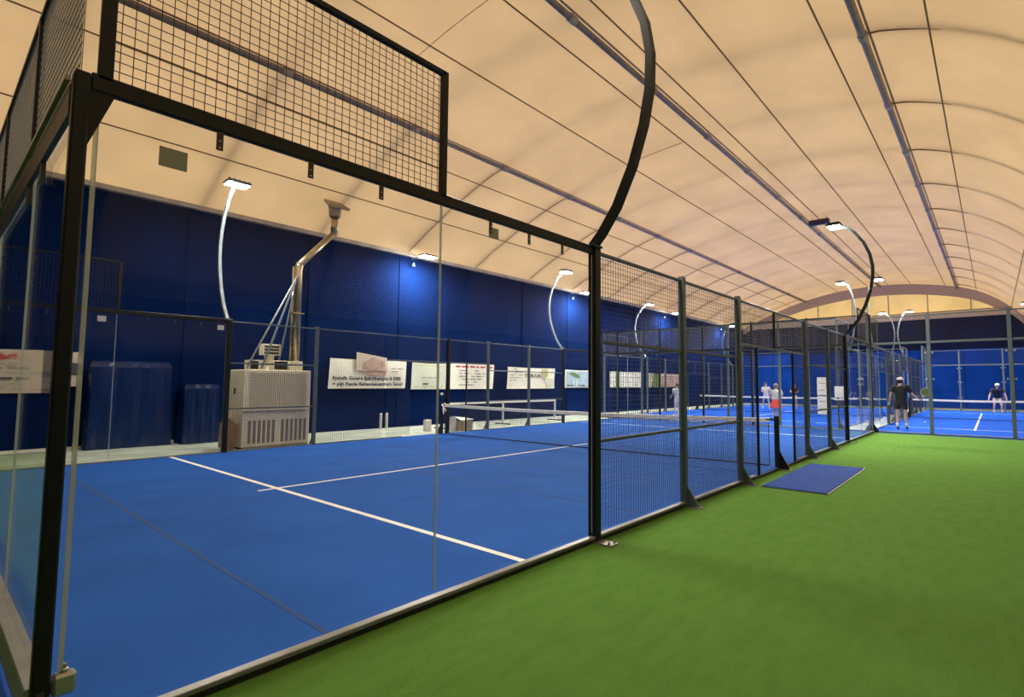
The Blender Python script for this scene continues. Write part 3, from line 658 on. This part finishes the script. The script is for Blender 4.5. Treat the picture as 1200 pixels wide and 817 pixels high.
# ---------------------------------------------------------------- banners on the left wall
def text(parent, s, x, z, size, mat, y=YL-.115, w=None, name='lettering'):
    cu = bpy.data.curves.new('t', 'FONT'); cu.body = s; cu.size = size; cu.extrude = 0.001; cu.offset = .006; cu.resolution_u = 2
    to = bpy.data.objects.new('t', cu); COL.objects.link(to)
    bpy.context.view_layer.update()
    me = bpy.data.meshes.new_from_object(to.evaluated_get(bpy.context.evaluated_depsgraph_get()))
    bpy.data.objects.remove(to); bpy.data.curves.remove(cu)
    co = np.empty(len(me.vertices)*3); me.vertices.foreach_get('co', co); co = co.reshape(-1, 3)
    if w and len(co): co[:, 0] *= w/max(1e-6, co[:, 0].max())
    off = np.array(parent['_o'])
    out = np.stack([co[:, 0]+x, np.full(len(co), y)-co[:, 2], co[:, 1]+z], 1)-off
    me.vertices.foreach_set('co', out.ravel()); me.materials.clear(); me.materials.append(mat); me.update()
    o = bpy.data.objects.new(name, me); COL.objects.link(o); o.parent = parent; o['_o'] = parent['_o']
    return o
def banner(label, x0, x1, z0, z1, mat, skew=.0, y=YL-.08):
    t = thing('wall_banner', label, 'banner', ((x0+x1)/2, y, z0), 'advertising banners on the blue wall')
    n, m_ = 24, 8; vs = []
    for j in range(m_+1):
        for i in range(n+1):
            u, v = i/n, j/m_
            vs.append((x0+(x1-x0)*u+skew*v, y+.012*math.sin(u*9+v*3+x0)*math.sin(v*3.1), z0+(z1-z0)*v-.02*math.sin(math.pi*u)*(v > .99)))
    MB().add(vs, [(j*(n+1)+i, j*(n+1)+i+1, (j+1)*(n+1)+i+1, (j+1)*(n+1)+i) for j in range(m_) for i in range(n)]).build('sheet', mat, t, smooth=True)
    for x in (x0+.05+skew, x1-.05+skew): MB().tube([(x, y-.02, z1-.04), (x, YL-.0, z1-.02)], .012, 6).build('eyelet', zinc, t)
    return t
def bars(t, x0, x1, z, h, mat, seed=0, dens=.75):
    r = random.Random(seed); mb = MB(); x = x0
    while x < x1:
        wdt = r.uniform(.12, .4); 
        if r.random() < dens: mb.box(x, min(x1, x+wdt), YL-.117, YL-.114, z, z+h)
        x += wdt+.06
    mb.build('print_line', mat, t)
b = banner('pale banner with red heading, left of the nearest corner post', -2.4, 1.40, 1.30, 2.27, banner_d)
text(b, 'Nederlander', -1.0, 2.04, .22, ink_red, w=2.0)
for k, (a, c) in enumerate(((-.9, 1.0), (-1.4, .3), (-2.2, .5), (-1.2, 1.1), (-2.2, .4), (-2.2, -.1))): bars(b, a, c, 1.92-.1*k-.02*(k > 2), .05, ink_soft if k not in (1, 3) else ink, k)
bars(b, -2.3, 1.0, 1.36, .03, ink_soft, 9)
b = banner('short banner with a dark picture just right of the nearest corner post', 1.58, 2.08, 1.45, 2.26, banner_d)
MB().poly([(1.60, YL-.116, 1.72), (2.06, YL-.116, 1.75), (2.06, YL-.116, 1.98), (1.85, YL-.116, 2.0), (1.6, YL-.116, 1.9)], (0, .002, 0)).build('print_shape', ink, b)
b = banner('white clinic banner with two lines of black lettering right of the heater', 8.02, 10.90, 1.37, 2.36, banner_m, skew=.05)
text(b, 'Fysiofit Goiere fysiotherapie & EMS', 8.15, 1.66, .17, ink, w=2.55)
text(b, '+ pijn Fascie Behandelcentrum Gooi!', 8.15, 1.47, .16, ink, w=2.62)
bars(b, 10.3, 10.85, 2.05, .03, ink_soft, 4); bars(b, 10.3, 10.8, 1.95, .03, ink_soft, 5)
MB().poly([(9.2, YL-.117, 1.9), (9.5, YL-.117, 1.80), (10.1, YL-.117, 1.82), (10.12, YL-.117, 2.3), (9.3, YL-.117, 2.3)], (0, .002, 0)).build('print_shape', ink_pink, b)  # pinkish patch of the reflection, painted on the banner
t = thing('reflection_sheet', 'pinkish sheet painted as a reflection over the top of the white clinic banner', 'reflection', (9.5, YL-.12, 1.95))  # pinkish reflection put in as a flat coloured sheet
MB().poly([(8.95, YL-.13, 1.98), (10.15, YL-.13, 1.98), (10.1, YL-.13, 2.44), (8.95, YL-.13, 2.60)], (0, .004, 0)).build('sheet', banner_d, t)
MB().poly([(9.15, YL-.133, 2.0), (10.1, YL-.133, 2.0), (10.0, YL-.133, 2.3), (9.6, YL-.133, 2.45), (9.2, YL-.133, 2.25)], (0, .002, 0)).build('print_shape', ink_pink, t)
b = banner('pale green banner left of the far net post', 11.15, 12.75, 1.33, 2.33, banner_g, skew=.05)
bars(b, 11.3, 12.7, 2.2, .03, ink_yellow, 1, 1); bars(b, 11.8, 12.5, 1.9, .04, ink_soft, 2); bars(b, 11.6, 12.4, 1.75, .04, ink_soft, 3); bars(b, 11.25, 11.9, 1.5, .06, ink, 6, .6); bars(b, 11.3, 12.6, 1.42, .02, ink_soft, 7)
b = banner('white banner with red heading right of the far net post', 12.9, 15.25, 1.33, 2.36, banner_m, skew=.08)
bars(b, 13.2, 15.2, 2.2, .07, ink_red, 11, .9)
for k in range(6): bars(b, 13.1 if k > 2 else 13.4, 14.9-.1*k, 2.05-.115*k, .045, ink_soft, 20+k)
b = banner('white and green banner with a golden pennant, in the middle of the row', 16.1, 19.35, 1.33, 2.30, banner_m, skew=.06)
text(b, 'TR BUUK', 17.2, 1.85, .22, ink, w=1.15)
MB().poly([(18.35, YL-.117, 1.95), (18.6, YL-.117, 1.68), (18.85, YL-.117, 1.95), (18.8, YL-.117, 2.25), (18.4, YL-.117, 2.25)], (0, .002, 0)).build('print_shape', ink_yellow, b)
MB().box(18.75, 19.3, YL-.1165, YL-.1145, 1.4, 1.8).build('print_patch', banner_g, b)
for k in range(4): bars(b, 16.3, 17.1, 2.05-.12*k, .03, ink_green if k % 2 else ink_soft, 40+k)
MB().tube([(16.5, YL-.116, 2.15), (16.62, YL-.116, 2.24), (16.74, YL-.116, 2.15), (16.62, YL-.116, 2.08)], .012, 5).build('print_ring', ink_green, b)
b = banner('blue sky banner with a dark green parasol picture', 20.15, 22.6, 1.36, 2.27, banner_m, skew=.05)
MB().box(20.27, 22.55, YL-.1165, YL-.1145, 1.44, 2.2).build('print_sky', ink_blue, b)
MB().poly([(20.4, YL-.119, 2.08), (20.9, YL-.119, 2.15), (21.3, YL-.119, 2.0), (21.42, YL-.119, 1.82), (20.95, YL-.119, 1.88)], (0, .002, 0)).build('print_parasol', ink_green, b)
for x in (20.85, 21.1): MB().box(x, x+.04, YL-.119, YL-.117, 1.44, 1.75).build('print_leg', white_card, b)
bars(b, 20.3, 22.4, 1.44, .07, ink, 50, .8)
b = banner('white banner with a grid pattern and green column, seen through the mesh', 24.2, 27.6, 1.36, 2.27, banner_m)
MB().box(24.75, 25.15, YL-.118, YL-.115, 1.38, 2.25).build('print_patch', ink_green, b)
for k in range(5): bars(b, 25.3, 27.4, 2.1-.15*k, .035, ink_soft, 60+k)
b = banner('brownish picture banner with green trees, farther along the wall', 28.3, 33.2, 1.36, 2.25, banner_d)
MB().poly([(28.8, YL-.118, 1.38), (29.8, YL-.118, 1.38), (29.7, YL-.118, 2.23), (29.1, YL-.118, 2.23)], (0, .002, 0)).build('print_tree', ink_green, b)
MB().box(29.9, 33.0, YL-.118, YL-.116, 1.45, 2.1).build('print_patch', ink_pink, b)

# ---------------------------------------------------------------- people
def skin_mesh(name, V, E_, mat, parent, sub=2, loc=None):
    """V: {key:(pos, r or (rx,ry))}, E_: edges; skin modifier baked to one continuous mesh"""
    keys = list(V); me = bpy.data.meshes.new(name)
    me.from_pydata([V[k][0] for k in keys], [(keys.index(a), keys.index(b)) for a, b in E_], [])
    o = bpy.data.objects.new(name, me); COL.objects.link(o)
    sk = o.modifiers.new('s', 'SKIN'); sk.use_smooth_shade = True; sk.branch_smoothing = .6
    for i, k in enumerate(keys):
        r = V[k][1]; r = (r, r) if not isinstance(r, tuple) else r
        d = me.skin_vertices[0].data[i]; d.radius = r; d.use_root = (i == 0)
    ss = o.modifiers.new('b', 'SUBSURF'); ss.levels = sub; ss.render_levels = sub
    bpy.context.view_layer.update()
    nm = bpy.data.meshes.new_from_object(o.evaluated_get(bpy.context.evaluated_depsgraph_get()))
    bpy.data.objects.remove(o); bpy.data.meshes.remove(me)
    nm.materials.clear(); nm.materials.append(mat); nm.name = name
    nm.polygons.foreach_set('use_smooth', [True]*len(nm.polygons))
    r = bpy.data.objects.new(name, nm); COL.objects.link(r); r.parent = parent; r['_o'] = (0, 0, 0)
    return r

def person(label, loc, rz, h, pose, top, bottom, hair, cap=None, skirt=False, sleeves=True, socks=True, shoe=None, bun=False, long_legs=None):
    """local frame: +x forward, +y left, z up, built 1.80 m tall then scaled"""
    t = thing('person', label, 'person', loc); t['_o'] = (0, 0, 0)
    t.rotation_euler = (0, 0, rz); t.scale = (h/1.8,)*3
    P = dict(pel=(0, 0, .95), chest=(0, 0, 1.28), neck=(0, 0, 1.50), head=(0, 0, 1.66),
             ls=(0, .19, 1.44), le=(0, .27, 1.16), lw=(.04, .28, .92), rs=(0, -.19, 1.44), re=(0, -.27, 1.16), rw=(.04, -.28, .92),
             lh=(0, .095, .92), lk=(.02, .11, .50), la=(0, .12, .09), rh=(0, -.095, .92), rk=(.02, -.11, .50), ra=(0, -.12, .09))
    P.update({k: v for k, v in pose.items() if k != 'brim'}); P = {k: Vector(v) for k, v in P.items()}
    mid = lambda a, b, f=.5: tuple(P[a].lerp(P[b], f))
    V = {'pel': (tuple(P['pel']), (.135, .11)), 'waist': (mid('pel', 'chest', .45), (.125, .095)), 'chest': (tuple(P['chest']), (.155, .11)),
         'ub': (tuple(P['chest'].lerp(P['neck'], .55)), (.125, .09)), 'neck': (tuple(P['neck']), .055)}
    hd = P['head']; fw = Vector(pose.get('look', (1, 0, 0))).normalized()
    V['jaw'] = (tuple(hd-Vector((0, 0, .075))+fw*.02), (.062, .068)); V['skull'] = (tuple(hd), (.082, .092)); V['crown'] = (tuple(hd+Vector((0, 0, .085))-fw*.012), (.055, .062))
    V['nose'] = (tuple(hd+fw*.088-Vector((0, 0, .02))), .014); V['nose_tip'] = (tuple(hd+fw*.112-Vector((0, 0, .03))), .010)
    E_ = [('pel', 'waist'), ('waist', 'chest'), ('chest', 'ub'), ('ub', 'neck'), ('neck', 'jaw'), ('jaw', 'skull'), ('skull', 'crown'), ('skull', 'nose'), ('nose', 'nose_tip')]
    for s, sg in (('l', 1), ('r', -1)):
        V[s+'s'] = (tuple(P[s+'s']), .056); V[s+'ua'] = (mid(s+'s', s+'e', .5), .05); V[s+'e'] = (tuple(P[s+'e']), .04)
        V[s+'fa'] = (mid(s+'e', s+'w', .35), .041); V[s+'w'] = (tuple(P[s+'w']), .026)
        d = (P[s+'w']-P[s+'e']).normalized(); sd = d.cross(Vector((1, 0, 0)))
        sd = Vector((1, 0, 0)) if abs(d.x) < .8 else Vector((0, 0, 1)); sd = (sd-d*sd.dot(d)).normalized()
        nrm = d.cross(sd).normalized()*(-sg)
        pc = P[s+'w']+d*.06; V[s+'p'] = (tuple(pc), (.038, .022))
        E_ += [('ub', s+'s'), (s+'s', s+'ua'), (s+'ua', s+'e'), (s+'e', s+'fa'), (s+'fa', s+'w'), (s+'w', s+'p')]
        for k, (off, ln) in enumerate(((.028, .07), (.010, .08), (-.009, .075), (-.027, .058))):
            b0 = pc+sd*off+d*.022; b1 = b0+d*ln*.5+nrm*.012; b2 = b1+d*ln*.35+nrm*.026
            V[f'{s}f{k}a'] = (tuple(b0), .010); V[f'{s}f{k}b'] = (tuple(b1), .009); V[f'{s}f{k}c'] = (tuple(b2), .0075)
            E_ += [(s+'p', f'{s}f{k}a'), (f'{s}f{k}a', f'{s}f{k}b'), (f'{s}f{k}b', f'{s}f{k}c')]
        tb = P[s+'w']+d*.03+sd*.03; V[s+'ta'] = (tuple(tb), .012); V[s+'tb'] = (tuple(tb+d*.035+sd*.025+nrm*.01), .0095)
        E_ += [(s+'w', s+'ta'), (s+'ta', s+'tb')]
        V[s+'h'] = (tuple(P[s+'h']), .088); V[s+'th'] = (mid(s+'h', s+'k', .4), .078); V[s+'k'] = (tuple(P[s+'k']), .052)
        V[s+'cf'] = (mid(s+'k', s+'a', .35), .054); V[s+'a'] = (tuple(P[s+'a']), .034)
        ft = P[s+'a']+Vector((.10, 0, -.055)); V[s+'ft'] = (tuple(ft), (.036, .026)); V[s+'toe'] = (tuple(ft+Vector((.07, 0, -.008))), (.032, .018))
        E_ += [('pel', s+'h'), (s+'h', s+'th'), (s+'th', s+'k'), (s+'k', s+'cf'), (s+'cf', s+'a'), (s+'a', s+'ft'), (s+'ft', s+'toe')]
    body = skin_mesh('body', V, E_, skin_m, t)
    # shirt
    sh = MB(); n = 20
    cp, cc, cn = P['pel'], P['chest'], P['neck']; side = (P['ls']-P['rs']).normalized()
    ring = [(cp+Vector((0, 0, -.03)), .112, .160), (cp.lerp(cc, .3), .108, .150), (cp.lerp(cc, .65), .115, .162), (cc, .128, .185), (cc.lerp(cn, .35), .125, .200), (cc.lerp(cn, .66), .118, .205), (cc.lerp(cn, .86), .100, .150), (cc.lerp(cn, .97), .062, .068)]
    vs = []
    for c_, rx, ry in ring:
        fwd = side.cross(Vector((0, 0, 1)))
        for k in range(n):
            a = 2*math.pi*k/n; fold = 1+.02*math.sin(3*a+c_.z*22)
            vs.append(tuple(c_+fwd*rx*math.cos(a)*fold+side*ry*math.sin(a)*fold))
    sh.add(vs, [(i*n+k, i*n+(k+1) % n, (i+1)*n+(k+1) % n, (i+1)*n+k) for i in range(len(ring)-1) for k in range(n)])
    for s in 'lr':
        a, b = P[s+'s'], P[s+'e']; inn = a.lerp(cc.lerp(cn, .6), .35)
        sh.tube([tuple(inn), tuple(a+Vector((0, 0, .005))), tuple(a.lerp(b, .3)), tuple(a.lerp(b, .62 if sleeves else .3))], [.075, .078, .074, .070], 14, cap=False)
    sh.build('shirt', top, t, smooth=True)
    if skirt:
        p = P['pel']; mb = MB(); n = 28
        prof = [(.135, .13), (.165, .04), (.215, -.10), (.265, -.24)]
        vs = []; 
        for r, z in prof:
            for k in range(n):
                a = 2*math.pi*k/n; rr = r*(1+(.07*math.cos(k*math.pi) if z < 0 else 0)); vs.append((p.x+rr*.85*math.cos(a), p.y+rr*math.sin(a), p.z+z))
        mb.add(vs, [(i*n+k, i*n+(k+1) % n, (i+1)*n+(k+1) % n, (i+1)*n+k) for i in range(3) for k in range(n)])
        mb.build('skirt', bottom, t, smooth=False)
    else:
        B_ = {'wb': (tuple(P['pel']+Vector((0, 0, .10))), (.158, .13)), 'pel': (tuple(P['pel']+Vector((0, 0, .0))), (.168, .14))}; BE = [('wb', 'pel')]
        f = long_legs or .62
        for s in 'lr':
            B_[s+'h'] = (tuple(P[s+'h']-Vector((0, 0, .02))), .105); B_[s+'m'] = (mid(s+'h', s+'k', .35), .103)
            B_[s+'t'] = (mid(s+'h', s+'k', min(f, .85)), .10 if f < 1 else .075); BE += [('pel', s+'h'), (s+'h', s+'m'), (s+'m', s+'t')]
            if f > 1: B_[s+'k2'] = (tuple(P[s+'k']), .07); B_[s+'a2'] = (mid(s+'k', s+'a', .85), .06); BE += [(s+'t', s+'k2'), (s+'k2', s+'a2')]
        skin_mesh('shorts' if f < 1 else 'trousers', B_, BE, bottom, t)
    sm = shoe or white_m
    for s in 'lr':
        a = P[s+'a']; z0 = a.z-.09
        mb = MB(); prof = [(-.06, .033, .075), (-.02, .04, .09), (.05, .045, .075), (.12, .048, .055), (.175, .042, .045), (.205, .022, .032)]
        vs = []; n = 10
        for dx, wd, hh in prof:
            for k in range(n):
                an = 2*math.pi*k/n; cz = max(0, math.sin(an)); vs.append((a.x+dx, a.y+wd*math.cos(an), z0+.002+hh*(.5+.5*math.sin(an))))
        mb.add(vs, [(i*n+k, i*n+(k+1) % n, (i+1)*n+(k+1) % n, (i+1)*n+k) for i in range(5) for k in range(n)] + [tuple(range(n)), tuple(50+k for k in range(n))[::-1]])
        mb.build('shoe', sm, t, smooth=True)
        if socks:
            k_ = P[s+'k']; MB().tube([tuple(a+Vector((0, 0, -.01))), tuple(a.lerp(k_, .3))], [.046, .05], 12).build('sock', white_m, t, smooth=True)
    rot = Matrix.Rotation(math.atan2(fw.y, fw.x), 3, 'Z')
    up = Vector((0, 0, 1))
    sd = up.cross(fw).normalized()
    for sg in (1, -1):
        MB().ell(tuple(hd+fw*.080+sd*.031*sg+up*.004), (.011, .014, .010), 10, 6, rot).build('eye', ink, t, smooth=True)
        MB().ell(tuple(hd+sd*.086*sg-up*.012), (.02, .012, .032), 10, 6, rot).build('ear', skin_m, t, smooth=True)
    MB().ell(tuple(hd+fw*.083-up*.068), (.008, .024, .006), 10, 6, rot).build('mouth', ink_red, t, smooth=True)
    # hair: shell over the back and top of the skull
    MB().ell(tuple(hd-fw*.022+up*.028), (.100, .098, .105), 18, 12, rot).build('hair', hair, t, smooth=True)
    if bun: MB().ell(tuple(hd-fw*.13+up*.03), (.05, .05, .05), 12, 8).build('hair_bun', hair, t, smooth=True)
    if cap:
        mb = MB(); mb.ell(tuple(hd+up*.055-fw*.008), (.114, .108, .088), 18, 10, rot)
        co = mb.build('cap', cap, t, smooth=True)
        bf = fw*pose.get('brim', 1)
        q = [hd+up*.045+bf*.085+sd*.075, hd+up*.04+bf*.16+sd*.05, hd+up*.04+bf*.175, hd+up*.04+bf*.16-sd*.05, hd+up*.045+bf*.085-sd*.075]
        MB().poly([tuple(v) for v in q], (0, 0, .012)).build('brim', cap, co)
    return t
def racket(label, grip, dirv, nrm, col, acc):
    """padel racket: solid round face with holes rim, short throat and handle; grip world pos"""
    g = Vector(grip); d = Vector(dirv).normalized(); n = Vector(nrm); n = (n-d*n.dot(d)).normalized(); s = d.cross(n)
    t = thing('padel_racket', label, 'racket', tuple(g)); 
    MB().tube([tuple(g-d*.05), tuple(g+d*.10)], .016, 8).build('handle', black_m, t, smooth=True)
    out = []
    for k in range(28):
        a = 2*math.pi*k/28; rx, ry = .13, .13*(1.0 if math.cos(a) > 0 else 1.05)
        out.append(tuple(g+d*(.30+rx*math.cos(a)*1.05)+s*ry*math.sin(a)-n*.018))
    MB().poly(out, tuple(n*.036)).build('face', col, t)
    MB().tube([Vector(p)+n*.018 for p in out]+[Vector(out[0])+n*.018], .012, 6, cap=False).build('rim', acc, t, smooth=True)
    for sg in (1, -1): MB().tube([tuple(g+d*.08), tuple(g+d*.19+s*.06*sg)], .013, 6).build('throat', acc, t, smooth=True)
    mb = MB()
    for i in range(-2, 3):
        for j in range(-2, 3):
            c = g+d*(.30+.04*i)+s*.04*j; mb.tube([tuple(c-n*.0195), tuple(c+n*.0195)], .007, 6)
    mb.build('holes', black_m, t, kind='stuff')
    return t
black_cloth = M('black_cloth', (.012, .012, .013), .85); navy_cloth = M('navy_cloth', (.014, .014, .03), .85)
white_cloth = M('white_cloth', (.62, .60, .60), .85); cream_cloth = M('cream_cloth', (.50, .50, .42), .85); coral = M('coral_cloth', (.80, .09, .08), .8)
hair_d = M('dark_hair', (.03, .022, .018), .6); hair_g = M('grey_hair', (.20, .19, .17), .6); hair_b = M('brown_hair', (.10, .06, .04), .6)
cap_w = M('white_cap', (.78, .78, .78), .7)
def world_pt(p, rz, sc, loc):
    x, y, z = p; c, s = math.cos(rz), math.sin(rz); return (loc[0]+(x*c-y*s)*sc, loc[1]+(x*s+y*c)*sc, loc[2]+z*sc)
# man at the glass of the single court, back to the camera
L1 = (21.74, -.62, 0.0); R1 = .12; S1 = 1.84
pose1 = dict(rs=(0, -.20, 1.45), re=(.10, -.36, 1.18), rw=(.20, -.53, 1.05), le=(-.02, .29, 1.18), lw=(.10, .33, .95), lk=(.03, .12, .50), rk=(.03, -.13, .50), la=(0, .12, .09), ra=(.02, -.15, .09), brim=-1, look=(1, -.25, 0))
person('player in black shirt and shorts with white cap, racket arm held out', L1, R1, S1, pose1, black_cloth, black_cloth, hair_d, cap=cap_w, shoe=black_m)
hp = world_pt((.24, -.60, 1.02), R1, S1/1.8, L1)
racket('green and black racket held out by the player in black', hp, (.10, -.28, .62), (1, 0, .2), ink_green, M('racket_rim', (.45, .55, .40), .4))
bp_ = world_pt((.12, .35, .86), R1, S1/1.8, L1)
t = MB().ell(bp_, (.034, .034, .034)).build('tennis_ball', ball_m, smooth=True); tag(t, 'yellow ball in the left hand of the player in black', 'ball')
# player far in the single court, facing the camera, crouching
L2 = (37.6, -3.32, 0.0); R2_ = math.pi+.12
pose2 = dict(pel=(-.08, 0, .84), chest=(.06, 0, 1.14), neck=(.14, 0, 1.35), head=(.20, 0, 1.50), ls=(.10, .20, 1.29), rs=(.10, -.20, 1.29), le=(.12, .33, 1.02), lw=(.20, .36, .78), re=(.12, -.32, 1.02), rw=(.22, -.38, .80),
             lh=(-.08, .10, .82), rh=(-.08, -.10, .82), lk=(.16, .15, .47), rk=(.14, -.15, .47), la=(0, .17, .09), ra=(-.02, -.17, .09))
person('crouching player in navy shirt, pale shorts and white cap, far end of single court', L2, R2_, 1.85, pose2, navy_cloth, cream_cloth, hair_d, cap=cap_w, shoe=black_m)
hp = world_pt((.24, .37, .72), R2_, 1.85/1.8, L2)
racket('dark racket in the hand of the crouching player', hp, (-.5, -.2, -.25), (0, 1, .3), black_m, ink)
# woman in coral skirt
L3 = (21.45, 3.58, 0.0)
pose3 = dict(le=(.10, .26, 1.20), lw=(.28, .18, 1.10), re=(.10, -.26, 1.20), rw=(.28, -.16, 1.12), look=(1, .1, 0), lk=(.04, .09, .5), rk=(.04, -.09, .5), la=(0, .08, .09), ra=(0, -.08, .09))
person('grey haired player in white top and coral skirt, back turned', L3, .35, 1.62, pose3, white_cloth, coral, hair_g, skirt=True, bun=True)
L4 = (34.6, 8.28, 0.0)
pose4 = dict(chest=(.03, 0, 1.28), le=(.05, .30, 1.2), lw=(.25, .25, 1.3), re=(.05, -.28, 1.18), rw=(.25, -.1, 1.1), lk=(.10, .15, .5), rk=(-.02, -.17, .5), la=(.12, .2, .09), ra=(-.14, -.2, .09))
person('player all in white, just left of the one in the coral skirt', L4, math.pi+.5, 1.7, pose4, white_cloth, white_cloth, hair_b)
L5 = (35.8, 6.85, 0.0)
person('player in dark top and white shorts at the far end of the wide court', L5, math.pi+.3, 1.66, dict(le=(.08, .27, 1.2), lw=(.27, .12, 1.15), re=(.08, -.27, 1.2), rw=(.27, -.12, 1.15)), navy_cloth, white_cloth, hair_b)
L6 = (23.8, 9.12, 0.0)
person('player in white shirt and white trousers half hidden behind the second fence post', L6, 1.2, 1.62, dict(le=(.05, .27, 1.18), lw=(.22, .22, 1.05)), white_cloth, white_cloth, hair_b, long_legs=1.2)
# loose balls
for i, (x, y, lb) in enumerate(((26.0, -.95, 'ball lying on the single court near the middle'), (12.9, 11.6, 'ball lying on the grey strip under the portable net'), (22.4, 2.3, 'ball lying on the wide court by its near fence'), (21.9, 2.9, 'ball lying on the wide court close to the end glass'))):
    z = .034 if i != 1 else .014
    t = MB().ell((x, y, z), (.034, .034, .034)).build('tennis_ball', ball_m, smooth=True); tag(t, lb, 'ball', 'loose balls')

for o in SC.objects:
    if '_o' in o: del o['_o']
